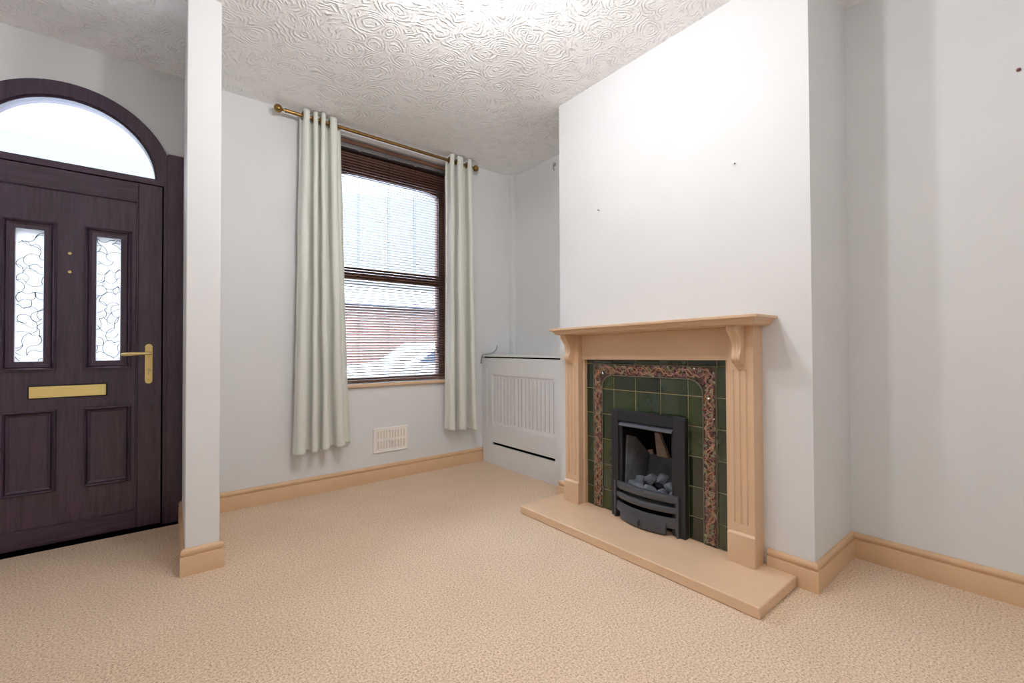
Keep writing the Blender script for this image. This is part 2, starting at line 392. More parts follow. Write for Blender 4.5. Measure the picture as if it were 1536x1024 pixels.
# slab with two glazed lights
GX = [(-0.566, -0.461), (-0.2565, -0.1535)]; GZ0, GZ1 = 0.985, 1.684
YS = YD + .005
b = MB(); xs = [SX0, GX[0][0], GX[0][1], GX[1][0], GX[1][1], SX1]
for i in range(5):
    if i in (1, 3):
        b.box(xs[i], xs[i + 1], YS, YS + .04, SZ0, GZ0); b.box(xs[i], xs[i + 1], YS, YS + .04, GZ1, SZ1)
    else: b.box(xs[i], xs[i + 1], YS, YS + .04, SZ0, SZ1)
bmesh.ops.remove_doubles(b.bm, verts=b.bm.verts, dist=1e-5)
b.build('door_panel', M['upvc'], lf)
GP = [(0, 0), (.002, .015), (.009, .020), (.014, .015), (.017, .006), (.021, .012), (.027, .008), (.032, .004), (.046, .003), (.0495, -.012)]
LP = [(0, 0), (.002, .014), (.009, .019), (.015, .013), (.018, .003), (.021, .010), (.027, .007), (.0325, 0)]
for gx0, gx1 in GX:
    b = MB(); b.rectring(gx0 - .0495, gx1 + .0495, GZ0 - .0495, GZ1 + .0495, GP, YS); b.build('glazing_moulding', M['upvc'], lf, smooth=True, angle=30)
for x0, x1 in ((-0.611, -0.409), (-0.307, -0.1035)):
    b = MB(); b.rectring(x0, x1, .287, .729, LP, YS); b.build('panel_moulding', M['upvc'], lf, smooth=True, angle=30)
for gx0, gx1 in GX:
    b = MB(); b.box(gx0 - .004, gx1 + .004, YS + .014, YS + .019, GZ0 - .004, GZ1 + .004)
    gp = tag(b.build('door_light', M['frosted'], lf), 'frosted glass light with dark swirling lead lines')
    # swirling lead lines: a jittered net of bowed strips
    rr = random.Random(int(gx0 * -1000)); W = gx1 - gx0; H = GZ1 - GZ0; rows = 15; cols = 2
    P = {}
    for r_ in range(rows + 1):
        for c_ in range(cols + 2):
            P[r_, c_] = (gx0 + W * (c_ - .5 + (r_ % 2) * .5 + rr.uniform(-.28, .28)) / cols * .95, GZ0 + H * (r_ + rr.uniform(-.34, .34)) / rows)
    b = MB(); yl = YS + .0125
    def strip(a, c, bow):
        A, B = Vector((a[0], 0, a[1])), Vector((c[0], 0, c[1])); d = B - A; nrm = Vector((-d.z, 0, d.x)); run = []
        for k in range(9):
            t_ = k / 8; q = A + d * t_ + nrm * bow * 4 * t_ * (1 - t_)
            if gx0 + .001 < q.x < gx1 - .001 and GZ0 + .001 < q.z < GZ1 - .001: run.append((q.x, yl, q.z))
            else:
                if len(run) > 1: b.tube(run, .0015, 5)
                run = []
        if len(run) > 1: b.tube(run, .0015, 5)
    for r_ in range(rows + 1):
        for c_ in range(cols + 2):
            if rr.random() < .82 and (r_, c_ + 1) in P: strip(P[r_, c_], P[r_, c_ + 1], rr.choice((-1, 1)) * rr.uniform(.18, .42))
            c2 = c_ + (0 if rr.random() < .5 else (1 if r_ % 2 else -1))
            if (r_ + 1, c2) in P and rr.random() < .8: strip(P[r_, c_], P[r_ + 1, c2], rr.choice((-1, 1)) * rr.uniform(.12, .35))
    b.build('lead_lines', M['lead'], gp, smooth=True)
# letter plate
b = MB(); b.box(-.515, -.206, YS - .010, YS, .787, .858); lp = b.build('letter_plate', M['black'], lf, bevel=.003)
# handle, spyholes
def capsule(x0, x1, z0, z1, y0, y1, mb):
    r = (x1 - x0) / 2; cx = (x0 + x1) / 2; pts = []
    for i in range(13): a = PI * i / 12; pts.append((cx + r * math.cos(a), y0, z1 - r + r * math.sin(a)))
    for i in range(13): a = PI + PI * i / 12; pts.append((cx + r * math.cos(a), y0, z0 + r + r * math.sin(a)))
    mb.prism(pts, (0, y1 - y0, 0))
b = MB(); capsule(-.043, -.0075, .845, 1.079, YD - .012, YD - .002, b)
hp = tag(b.build('door_handle', M['brass_plate'], lf, bevel=.002), 'brass lever handle on a long plate')
b = MB(); b.box(-.5095, -.2115, YS - .0135, YS - .009, .7925, .8525); tag(b.build('letter_flap', M['brass_plate'], lp, bevel=.0015), 'brass flap')
b = MB(); b.tube([(-.0205, YD - .011, 1.0235), (-.0205, YD - .040, 1.0235)], .009, 14)
b.tube([(-.014, YD - .042, 1.0245), (-.030, YD - .043, 1.0240), (-.065, YD - .045, 1.0225), (-.105, YD - .046, 1.020), (-.138, YD - .044, 1.018), (-.146, YD - .043, 1.0175)], [.0075, .009, .0085, .011, .0095, .008], 14)
b.tube([(-.0252, YD - .0125, .925), (-.0252, YD - .018, .925)], .0085, 14); b.box(-.0285, -.022, YD - .018, YD - .0115, .9, .92)
for z in (.868, 1.0): b.tube([(-.0252, YD - .0115, z), (-.0252, YD - .0135, z)], .003, 10)
# lever and lock are one small brass casting on the plate here
lever = b.build('lever', M['brass'], lf, smooth=True)
for z in (1.573, 1.472):
    b = MB(); b.tube([(-.3625, YS, z), (-.3625, YS - .005, z)], .0075, 16); b.tube([(-.3625, YS - .005, z), (-.3625, YS - .007, z)], .005, 12)
    b.build('spyhole', M['brass'], lf, smooth=True)

# ---------------------------------------------------------------- window_1 (brown sash frame behind the blind)
wn = thing('window_1', (1.545, 3.56, WZ0), 'brown framed sash window behind the slatted wooden blind', 'window', None, 'structure')
b = MB(); y0, y1 = 3.545, 3.615
b.box(WX0, WX0 + .06, y0, y1, WZ0, WZ1); b.box(WX1 - .06, WX1, y0, y1, WZ0, WZ1); b.box(WX0 + .06, WX1 - .06, y0, y1, WZ0, WZ0 + .05)
aw = (WX1 - WX0) / 2 - .06; axc = (WX0 + WX1) / 2      # head with a flat arched underside
us = [axc - aw + 2 * aw * i / 24 for i in range(25)]
under = [(u, y0, 2.41 + .025 * (1 - abs((u - axc) / aw) ** 8)) for u in us]
b.prism(under + [(axc + aw, y0, WZ1), (axc - aw, y0, WZ1)], (0, y1 - y0, 0))
b.build('frame', M['winframe'], wn, origin=(1.545, y0, WZ0))
b = MB(); b.box(WX0 + .06, WX1 - .06, 3.555, 3.605, 1.60, 1.70); b.build('meeting_rail', M['winframe'], wn, bevel=.004)
b = MB(); b.box(WX0 + .06, WX1 - .06, 3.578, 3.583, WZ0 + .05, 1.60); b.box(WX0 + .06, WX1 - .06, 3.578, 3.583, 1.70, 2.45)
b.build('pane', M['glass'], wn)

# ---------------------------------------------------------------- venetian blind
BX0, BX1, YBL = 1.045, 2.05, 3.463
bl = thing('venetian_blind', (1.5475, YBL, .776), 'dark brown wooden slatted blind hanging in the window', 'blind')
b = MB(); b.box(BX0, BX1, YBL - .034, YBL - .024, 2.628, 2.656); b.build('valance', M['slat'], bl, bevel=.003)
b = MB(); b.box(BX0 + .01, BX1 - .01, YBL - .022, YBL + .024, 2.597, 2.648)
for x in (1.245, 1.492, 1.725): b.box(x - .012, x + .012, YBL - .023, YBL - .012, 2.588, 2.606)
tag(b.build('head_rail', M['grey_metal'], bl, bevel=.002), 'metal head rail')
b = MB(); tl = math.radians(19); z = .815; ns = 0
while z < 2.580:
    hw = .0134; c, s_ = math.cos(tl), math.sin(tl); sag = R.uniform(-.0012, .0012); pr = []
    for k in range(7):
        q = -1 + 2 * k / 6; pr.append((q * hw, .0015 * (1 - q * q)))
    top = [(u * c - (h + .0015) * s_, u * s_ + (h + .0015) * c) for u, h in pr]; bot = [(u * c - (h - .0015) * s_, u * s_ + (h - .0015) * c) for u, h in pr]
    poly = top + bot[::-1]
    b.loft([[(x, YBL + yy, z + sg + zz) for yy, zz in poly] for x, sg in ((BX0 + .004, sag), (BX1 - .004, -sag * .5))])
    z += .0216; ns += 1
b.build('slats', M['slat'], bl, smooth=True, angle=50)
b = MB(); b.box(BX0 + .004, BX1 - .004, YBL - .016, YBL + .016, .781, .799); b.build('bottom_rail', M['slat'], bl, bevel=.003)
for x in (1.075, 1.245, 1.492, 1.725, 2.02):
    b = MB()
    for dy in (-.0145, .0145): b.tube([(x, YBL + dy, .79), (x, YBL + dy, 2.60)], .0010, 6)
    b.tube([(x, YBL, .775), (x, YBL, .783)], .005, 8)
    b.build('ladder_cord', M['cord'], bl)
for dx in (0, .011):
    b = MB(); b.tube([(1.937 + dx, YBL - .022, 1.02 + dx), (1.937 + dx, YBL - .022, 2.60)], .0016, 6); b.tube([(1.937 + dx, YBL - .022, 1.0 + dx), (1.937 + dx, YBL - .022, 1.035 + dx)], [.005, .003], 8)
    b.build('pull_cord', M['cord'], bl)

# ---------------------------------------------------------------- curtain pole and curtains
YP, ZP = 3.322, 2.676
pole = thing('curtain_pole', (1.45, YP, ZP), 'antique brass curtain pole with ball ends above the window', 'curtain pole')
b = MB(); b.tube([(.692, YP, ZP + .003), (2.215, YP, ZP - .004)], .0125, 16); b.build('rod', M['antique'], pole, smooth=True)
for x, sg in ((.646, 1), (2.262, -1)):
    b = MB(); zz = ZP + .003 if sg > 0 else ZP - .004
    b.sphere((x, YP, zz), .027, 24, 16); b.tube([(x + sg * .022, YP, zz), (x + sg * .030, YP, zz), (x + sg * .033, YP, zz), (x + sg * .042, YP, zz), (x + sg * .043, YP, zz), (x + sg * .050, YP, zz)], [.012, .009, .0095, .009, .0150, .0150], 16)
    b.build('finial', M['antique'], pole, smooth=True)
def curtain(name, label, xt, xb, z0f, folds, ph, seed):
    rr = random.Random(seed); nu, nv = 170, 160
    amp = [rr.uniform(.7, 1.15) for _ in range(40)]; jit = [rr.uniform(-.35, .35) for _ in range(40)]
    ztop = 2.722
    fold_at = lambda u: folds * (u + .045 * math.sin(2 * PI * u * 1.25 + seed)) + ph
    def pt(u, v):             # v: 0 bottom .. 1 top
        x0 = xb[0] + (xt[0] - xb[0]) * v ** .7; x1 = xb[1] + (xt[1] - xb[1]) * v ** .7
        q = fold_at(u); k = int(math.floor(q)); fq = q - k
        a = amp[k] * (1 - fq) + amp[k + 1] * fq; j = (jit[k] * (1 - fq) + jit[k + 1] * fq) * (1 - v) * .5
        s_ = math.sin(2 * PI * (q + j)); flat = math.copysign(abs(s_) ** .8, s_)
        A = (.040 + .012 * (1 - v)) * a
        x = x0 + (x1 - x0) * u - .115 * (x1 - x0) / folds * math.sin(4 * PI * (q + j)) * (.8 + .2 * v)
        y = YP - .002 + A * flat
        x += .006 * noise.noise(Vector((u * 9, v * 5, seed))); y += .007 * noise.noise(Vector((u * 7 + 4, v * 6, seed)))
        zb = z0f(u) + .008 * noise.noise(Vector((u * 6, 3.3, seed)))
        return (x, min(y, YW - .012), zb + (ztop + .004 * math.sin(9 * u + seed) - zb) * v)
    root = thing(name, (sum(xt) / 2, YP, .33), label, 'curtain', 'sage curtains on the brass pole')
    b = MB(); g = [[b.bm.verts.new(pt(i / nu, j / nv)) for i in range(nu + 1)] for j in range(nv + 1)]
    for j in range(nv):
        for i in range(nu):
            q = (g[j][i], g[j][i + 1], g[j + 1][i + 1], g[j + 1][i])
            if all((v.co.y - YP) ** 2 + (v.co.z - ZP) ** 2 > .0195 ** 2 for v in q) and ((sum(v.co.y for v in q) / 4 - YP) ** 2 + (sum(v.co.z for v in q) / 4 - ZP) ** 2 > .0195 ** 2): b.bm.faces.new(q)
    o = b.build('curtain_fabric', M['curtain'], root, smooth=True, angle=180)
    sm = o.modifiers.new('thickness', 'SOLIDIFY'); sm.thickness = .0016; sm.offset = 0
    zr = ZP
    for i in range(int(2 * folds) + 1):                   # eyelets where the cloth crosses the pole
        tq = math.ceil(fold_at(0) * 2) / 2 + i / 2; u = min((k / 400 for k in range(401)), key=lambda w: abs(fold_at(w) - tq))
        if not .01 < u < .99: continue
        x, y, _ = pt(u, .965); b = MB(); ring_ = []
        for k in range(21):
            a = 2 * PI * k / 20; ring_.append((x + .004 * math.cos(a), YP + .0225 * math.cos(a), zr + .0225 * math.sin(a)))
        b.tube(ring_, .0042, 8); b.build('eyelet', M['antique'], root, smooth=True)
    ks = [u for u in (k / 400 for k in range(60, 340)) if abs((fold_at(u) % 1) - .75) < .02]
    return pt(ks[len(ks) // 2], .955)[0]
bx1 = curtain('curtain', 'sage green curtain hanging left of the wooden blind', (.783, 1.061), (.735, 1.138), lambda u: .318 + .022 * u, 4.3, .30, 3)
bx2 = curtain('curtain', 'sage green curtain hanging beside the radiator cover corner', (1.967, 2.198), (1.944, 2.232), lambda u: .345 - .028 * u, 2.6, .40, 5)

for x in (bx1, bx2):
    b = MB(); b.tube([(x, YP, ZP - .018), (x, YW, ZP - .018)], .007, 10); b.tube([(x, YW - .006, ZP - .018), (x, YW, ZP - .018)], .024, 18); b.tube([(x, YP, ZP - .026), (x, YP, ZP - .012)], [.010, .010], 12)
    b.build('bracket', M['antique'], pole, smooth=True)

# ---------------------------------------------------------------- air vent
vt = thing('air_vent', (1.484, YW, .222), 'white plastic slotted air vent low on the window wall', 'vent')
b = MB(); vx0, vx1, vz0, vz1 = 1.339, 1.630, .222, .415; ya, yb = YW - .012, YW
cols_ = [(vx0 + .030 + i * .0243, vx0 + .030 + i * .0243 + .012) for i in range(10)]
rows_ = [(vz0 + .026, vz0 + .088), (vz0 + .106, vz0 + .168)]
zs = [vz0, rows_[0][0], rows_[0][1], rows_[1][0], rows_[1][1], vz1]
for k in (0, 2, 4): b.box(vx0, vx1, ya, yb, zs[k], zs[k + 1])
for z0, z1 in rows_:
    e = [vx0] + [v for c in cols_ for v in c] + [vx1]
    for i in range(0, len(e), 2): b.box(e[i], e[i + 1], ya, yb, z0, z1)
bmesh.ops.remove_doubles(b.bm, verts=b.bm.verts, dist=1e-5)
b.build('vent_plate', M['white_plastic'], vt)
b = MB(); b.rectring(vx0, vx1, vz0, vz1, [(0, 0), (.002, .003), (.008, .003), (.010, 0)], ya); b.build('rim', M['white_plastic'], vt)
b = MB(); b.box(1.345, 1.625, YW - .003, YW - .0005, .23, .408)
b.build('vent_slider', plain('cream_slider', (230, 218, 202), .5), vt)
b = MB(); b.box(1.468, 1.502, YW - .019, YW - .012, .308, .330); b.build('slider_knob', M['white_plastic'], vt, bevel=.003)

# ---------------------------------------------------------------- radiator cover
XC = 2.38
rc = thing('radiator_cover', (2.56, 2.80, 0), 'grey painted radiator cover with slotted front in the alcove', 'radiator cover')
cy0, cy1 = 2.2255, 3.388
b = MB()
py0, py1, pz0, pz1 = 2.43, 3.247, .352, .805; sy0, sy1, sz0, sz1 = 2.437, 3.242, .176, .2
def fbox(y0, y1, z0, z1, x0=XC, x1=XC + .018): b.box(x0, x1, y0, y1, z0, z1)
fbox(cy0, cy1, 0, sz0); fbox(cy0, sy0, sz0, sz1); fbox(sy1, cy1, sz0, sz1); fbox(cy0, cy1, sz1, pz0)
fbox(cy0, py0, pz0, pz1); fbox(py1, cy1, pz0, pz1); fbox(cy0, cy1, pz1, .9545)
b.box(XC + .004, XC + .022, cy1, YW - .0005, .125, .9545)
b.box(XC + .02, XL - .002, YB1 + .0005, YB1 + .018, .0, .95)
bmesh.ops.remove_doubles(b.bm, verts=b.bm.verts, dist=1e-5)
b.build('front_board', M['cover'], rc, origin=(XC, 2.8, 0))
b = MB(); sl = [py0 + .030 + i * (py1 - py0 - .060) / 16 for i in range(17)]
zA, zB = .384, .784; px = XC + .009
b.box(px, px + .009, py0, py1, pz0, zA); b.box(px, px + .009, py0, py1, zB, pz1)
e = [py0] + [v for s_ in sl for v in (s_ - .0036, s_ + .0036)] + [py1]
for i in range(0, len(e), 2): b.box(px, px + .009, e[i], e[i + 1], zA, zB)
bmesh.ops.remove_doubles(b.bm, verts=b.bm.verts, dist=1e-5)
b.build('slotted_panel', M['cover'], rc)
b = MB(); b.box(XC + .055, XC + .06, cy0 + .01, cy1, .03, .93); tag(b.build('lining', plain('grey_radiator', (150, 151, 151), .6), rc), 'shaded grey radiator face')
for z0, z1 in ((.165, .21), (.93, .966)):
    b = MB(); b.box(XC + .0185, XC + .0195, cy0, cy1, z0, z1); b.build('slot_shade', M['gap'], rc)  # black sheets behind the gaps, their shade put into the colour
b = MB(); b.prism([(XC - .006, YB1 + .0005, .9665), (XL - .0005, YB1 + .0005, .9665), (XL - .0005, 3.344, .9665), (2.711, 3.344, .9665), (2.711, cy1, .9665), (XC - .006, cy1, .9665)], (0, 0, .0165))
b.build('top_board', M['cover'], rc, bevel=.003)
b = MB(); b.box(XC - .003, XC, 3.316, 3.326, .31, .858); b.build('bead', M['white'], rc, bevel=.001)

# loose cable at the cover corner
b = MB()
b.tube([(2.372, 3.375, .984), (2.366, 3.379, .965), (2.3655, 3.383, .93), (2.364, 3.386, .905), (2.363, 3.394, .902), (2.362, 3.4, .906), (2.364, 3.392, .94), (2.367, 3.384, .97), (2.372, 3.376, .986), (2.40, 3.35, .986)], .0022, 8)
tag(b.build('cable', M['grey_metal'], smooth=True), 'thin dark wire looped over the corner of the radiator cover', 'wire')
b = MB(); b.tube([(2.40, 3.375, .987), (2.43, 3.355, .990), (2.46, 3.33, 1.003), (2.475, 3.31, 1.025), (2.48, 3.30, 1.055), (2.478, 3.298, 1.072)], [.005, .007, .009, .009, .007, .004], 10)
tag(b.build('cable', M['grey_plastic'], smooth=True), 'grey cable end curling up from the radiator cover top', 'cable')

# ---------------------------------------------------------------- small wall fittings
b = MB(); b.tube([(XL, 2.802, 2.665), (XL - .010, 2.802, 2.665)], .017, 16); b.tube([(XL - .010, 2.802, 2.662), (XL - .020, 2.802, 2.640), (XL - .013, 2.802, 2.617), (XL - .004, 2.802, 2.615)], .006, 10)
tag(b.build('wall_hook', M['grey_plastic'], smooth=True), 'small grey hook high on the alcove wall by the chimney breast', 'hook')
for (x, y, z), lb in (((XB, .998, 1.946), 'small nail in the chimney breast above the mantel, nearer the right edge'), ((XB, 1.848, 1.92), 'small nail in the chimney breast above the mantel, nearer the window')):
    b = MB(); b.tube([(x + .004, y, z), (x - .012, y, z + .002)], .0026, 8); b.tube([(x - .012, y, z + .002), (x - .014, y, z + .002)], .005, 10)
    tag(b.build('nail', M['grey_metal'], smooth=True), lb, 'nail')
b = MB(); b.tube([(XR + .004, .099, 2.168), (XR - .006, .099, 2.168)], .007, 12); b.tube([(XR - .006, .099, 2.168), (XR - .012, .099, 2.168)], .004, 8)
tag(b.build('wall_plug', plain('brown_plug', (120, 84, 74), .6), smooth=True), 'brown wall plug high on the right alcove wall', 'wall plug')

# ---------------------------------------------------------------- hearth
HZ = .048
b = MB(); b.box(1.811, XB - .0005, .742, 2.172, 0, HZ)
b.box(XB - .03, XB - .0005, .742, 2.172, 0, HZ - .0001)
b.bm.clear()
b.prism([(1.811, .742, 0), (2.191, .742, 0), (2.191, .86, 0), (XB - .0005, .86, 0), (XB - .0005, 2.07, 0), (2.191, 2.07, 0), (2.191, 2.172, 0), (1.811, 2.172, 0)], (0, 0, HZ))
tag(b.build('hearth', M['hearth'], bevel=.006, seg=3), 'tan painted hearth slab on the carpet in front of the fireplace', 'hearth')

# ---------------------------------------------------------------- fireplace surround (slightly out of level, as the shelf is)
def lean(k): return lambda c: Vector((c.x, c.y, HZ + (c.z - HZ) * (1 - k * (c.y - .82)))) if c.z > HZ else c
LEAN = lean(.0160)
fs = thing('fireplace_surround', (XB, 1.445, HZ), 'tan painted wooden fireplace surround with fluted legs and mantel shelf', 'fireplace surround')
b = MB(); rings = []
for off, z in ((.003, 1.190), (0, 1.187), (0, 1.178), (.003, 1.175), (.014, 1.1745), (.016, 1.168), (.022, 1.163), (.024, 1.161), (.024, 1.156), (.029, 1.151), (.036, 1.149), (.046, 1.146)):
    x, ya_, yb_ = 1.985 + off, .813 + off, 2.083 - off
    rings.append([(x, ya_, z), (XB - .0005, ya_, z), (XB - .0005, yb_, z), (x, yb_, z)])
b.loft(rings); b.map(LEAN); b.build('mantel_shelf', M['tan'], fs, smooth=True, angle=25)
b = MB(); b.box(2.147, 2.178, .98, 1.97, .986, 1.1455); b.map(LEAN); b.build('frieze', M['tan'], fs, bevel=.002)
for ya_, yb_ in ((.992, 1.0285), (1.9365, 1.965)):
    b = MB(); b.box(2.158, XB - .0005, ya_, yb_, HZ, .9865); b.map(LEAN); b.build('slip', M['tan'], fs, bevel=.002)
XF = 2.113
for ya_, yb_ in ((.882, .998), (1.948, 2.064)):
    w = yb_ - ya_; b = MB()
    b.box(XF, XB - .0005, ya_, yb_, HZ, .232); b.box(XF, XB - .0005, ya_, yb_, .942, 1.1458)
    pr = [(XB - .0005, ya_), (XF, ya_)]
    for k in range(3):
        yc = ya_ + w * (.25 + .25 * k); pr += [(XF, yc - .005), (XF + .004, yc - .0025), (XF + .0045, yc), (XF + .004, yc + .0025), (XF, yc + .005)]
    pr += [(XF, yb_), (XB - .0005, yb_)]
    b.prism([(x, y, .232) for x, y in pr], (0, 0, .71)); b.map(LEAN)
    leg = b.build('pilaster', M['tan'], fs)
    b = MB(); rings = []
    for off, z in ((0, HZ), (0, .183), (.010, .193)):
        x, y0_, y1_ = XF - .012 + off, ya_ - .004 + off * .4, yb_ + .004 - off * .4
        rings.append([(x, y0_, z), (XF + .004, y0_, z), (XF + .004, y1_, z), (x, y1_, z)])
    b.loft(rings); b.map(LEAN); b.build('plinth', M['tan'], leg, bevel=.0015)
    # scrolled corbel
    yc = (ya_ + yb_) / 2 + .001; prof = [(0, 1.1455), (.083, 1.1455), (.086, 1.136), (.080, 1.123), (.064, 1.106), (.048, 1.086), (.038, 1.064), (.036, 1.044), (.041, 1.024), (.049, 1.007), (.051, .996), (.045, .985), (.029, .974), (.012, .965), (0, .957)]
    b = MB(); hw = .0255; sec = [(-hw, .90), (-hw * .96, .97), (-hw * .55, 1.0), (-hw * .40, .93), (-hw * .16, .93), (0, 1.0), (hw * .16, .93), (hw * .40, .93), (hw * .55, 1.0), (hw * .96, .97), (hw, .90)]
    rows = []
    for d, z in prof:
        nw = .80 + .20 * min(1, max(0, (z - 1.03) / .11)) if z > .985 else .78
        rows.append([(XF - d * k, yc + y * nw, z) for y, k in sec])
    vr = [[b.bm.verts.new(p) for p in r_] for r_ in rows]
    for p, q in zip(vr, vr[1:]):
        for i in range(len(sec) - 1): b.bm.faces.new((p[i], p[i + 1], q[i + 1], q[i]))
    for sd in (0, -1):
        side_in = [b.bm.verts.new((XF + .001, v[sd].co.y, v[sd].co.z)) for v in vr]
        for i in range(len(vr) - 1): b.bm.faces.new((vr[i][sd], vr[i + 1][sd], side_in[i + 1], side_in[i]))
    bmesh.ops.remove_doubles(b.bm, verts=b.bm.verts, dist=1e-5)
    b.map(LEAN); b.build('corbel', M['tan'], leg, smooth=True, angle=50)

# ---------------------------------------------------------------- glazed tile panel
XT = 2.180
LT = lambda c: Vector((c.x, c.y, HZ + (c.z - HZ) * (1 - .007 * (c.y - 1.05)))) if c.z > HZ else c
tp = thing('fireplace_tiles', (XT, 1.485, HZ), 'green glazed fireplace tiles with a moulded vine border', 'tile panel')
TY0, TY1, TZT = 1.0295, 1.9358, .9855
OY0, OY1, OZ = 1.262, 1.690, .650           # opening behind the fire trim
b = MB(); b.box(XT + .0035, XB - .0005, TY0, OY0, HZ, TZT); b.box(XT + .0035, XB - .0005, OY1, TY1, HZ, TZT); b.box(XT + .0035, XB - .0005, OY0, OY1, OZ, TZT)
b.map(LT); tag(b.build('grout', M['grout'], tp, origin=(XT, 1.485, HZ)), 'buff grout lines')
ycuts_in = [1.154, 1.238, 1.401, 1.564, 1.721, 1.807]
zcuts = [HZ + .0005, .170, .326, .482, .638, .794, .950, TZT - .0005]
b = MB(); rt = random.Random(5); g = .0018
def tile(y0, y1, z0, z1):
    if y1 - y0 < .012 or z1 - z0 < .012: return
    y0 += g; y1 -= g; z0 += g; z1 -= g; e = .003; tx, tz = rt.uniform(-.0007, .0007), rt.uniform(-.0007, .0007)
    fr_ = lambda y, z: XT + tx * (1 if y > (y0 + y1) / 2 else -1) + tz * (1 if z > (z0 + z1) / 2 else -1)
    b.loft([[(XT + .0045, y0, z0), (XT + .0045, y1, z0), (XT + .0045, y1, z1), (XT + .0045, y0, z1)],
            [(XT + .0018, y0, z0), (XT + .0018, y1, z0), (XT + .0018, y1, z1), (XT + .0018, y0, z1)],
            [(fr_(y0, z0), y0 + e, z0 + e), (fr_(y1, z0), y1 - e, z0 + e), (fr_(y1, z1), y1 - e, z1 - e), (fr_(y0, z1), y0 + e, z1 - e)]])
for z0, z1 in zip(zcuts, zcuts[1:]):
    for y0, y1 in ((TY0, 1.084), (1.877, TY1)): tile(y0, y1, z0, z1)
    if z0 > .94:
        for y0, y1 in zip([1.084, 1.238, 1.401, 1.564, 1.721], [1.238, 1.401, 1.564, 1.721, 1.877]): tile(y0, y1, z0, z1)
        continue
    for y0, y1 in zip(ycuts_in, ycuts_in[1:]):
        zz0, zz1 = z0, min(z1, .881)
        if y0 >= OY0 - .03 and y1 <= OY1 + .035:      # field above the fire
            if zz1 <= OZ: continue
            zz0 = max(zz0, OZ)
            tile(y0, y1, zz0, zz1)
        elif z0 < OZ:
            if y0 < OY0: tile(y0, min(y1, OY0), zz0, zz1)
            else: tile(max(y0, OY1), y1, zz0, zz1)
        else: tile(y0, y1, zz0, zz1)
b.map(LT); b.build('field_tiles', M['tile'], tp, smooth=True, angle=20, origin=(XT, 1.485, HZ))
# border: a U of moulded tiles with rounded inner corners
b = MB(); by0, by1, bz1 = 1.086, 1.875, .949; iy0, iy1, iz1 = 1.154, 1.807, .881; rad = .078
inner = [(iy0, HZ + .0005)] + [(iy0 + rad - rad * math.cos(a), iz1 - rad + rad * math.sin(a)) for a in [PI / 2 * i / 10 for i in range(11)]] + [(iy1 - rad + rad * math.sin(a), iz1 - rad + rad * math.cos(a)) for a in [PI / 2 * i / 10 for i in range(11)]] + [(iy1, HZ + .0005)]
outer = [(by0, HZ + .0005)] + [(by0, iz1 - rad), (by0, iz1)] + [(by0, bz1)] * 7 + [(iy0 + rad * .5, bz1), (iy0 + rad, bz1)] + [(iy1 - rad, bz1), (iy1 - rad * .5, bz1)] + [(by1, bz1)] * 7 + [(by1, iz1), (by1, iz1 - rad)] + [(by1, HZ + .0005)]
def U(n_):
    pass
for (a, a2), (o, o2) in zip(zip(inner, inner[1:]), zip(outer, outer[1:])):
    quad = []
    for q in (a, a2, o2, o):
        if not quad or (abs(quad[-1][0] - q[0]) + abs(quad[-1][1] - q[1])) > 1e-6: quad.append(q)
    if len(quad) > 2 and (abs(quad[0][0] - quad[-1][0]) + abs(quad[0][1] - quad[-1][1])) < 1e-6: quad.pop()
    if len(quad) > 2: b.prism([(XT - .003, y, z) for y, z in quad], (.006, 0, 0))
b.map(LT); bd = b.build('vine_border', M['border'], tp, origin=(XT, 1.48, HZ))
tag(bd, 'brown moulded border with coral vines and leaves')
b = MB(); b.tube([(XT - .004, y, z) for y, z in inner], .0030, 6)
b.tube([(XT - .003, by0, HZ), (XT - .003, by0, bz1), (XT - .003, by1, bz1), (XT - .003, by1, HZ)], .0026, 6)
b.map(LT); b.build('bead', M['bead'], bd, smooth=True)
# relief vine along the U
cyA, cyB, czT = (iy1 + by1) / 2, (iy0 + by0) / 2, (iz1 + bz1) / 2
segs = [((cyA, HZ + .01), (cyA, czT)), ((cyA, czT), (cyB, czT)), ((cyB, czT), (cyB, HZ + .01))]
lens = [math.dist(a, c) for a, c in segs]; TOT = sum(lens)
def along(s_, d, h):
    for (a, c), L in zip(segs, lens):
        if s_ <= L or (a, c) == segs[-1]:
            t_ = s_ / L; dy, dz = (c[0] - a[0]) / L, (c[1] - a[1]) / L
            return (XT - .003 - h, a[0] + dy * s_ - dz * d, a[1] + dz * s_ + dy * d), (dy, dz)
        s_ -= L
rv = random.Random(4)
b = MB()
for phs, am, wl, rr_ in ((0, .018, .165, .0034), (2.1, .021, .125, .0026), (4.4, .023, .092, .0018)):
    pts = []; s_ = 0.0
    while s_ < TOT:
        d = am * math.sin(2 * PI * s_ / wl + phs) + .004 * math.sin(2 * PI * s_ / .041 + phs)
        pts.append(along(s_, d, .0035 + .0025 * math.cos(2 * PI * s_ / wl + phs))[0]); s_ += .008
    b.tube(pts, rr_, 6)
s_ = .02
while s_ < TOT - .02:          # tendrils
    d0 = rv.uniform(-.02, .02); pts = []; turn = rv.choice((-1, 1)); rad0 = rv.uniform(.008, .014)
    for k in range(11):
        a = k / 10 * PI * 1.5; rq = rad0 * (1 - .05 * k)
        pts.append(along(min(TOT - .001, max(0, s_ + rq * math.cos(a))), max(-.029, min(.029, d0 + turn * rq * math.sin(a))), .004)[0])
    b.tube(pts, .0013, 5); s_ += rv.uniform(.009, .018)
b.map(LT); b.build('vine_pattern', M['vine'], bd, smooth=True)
bl_, bg_ = MB(), MB(); s_ = .012
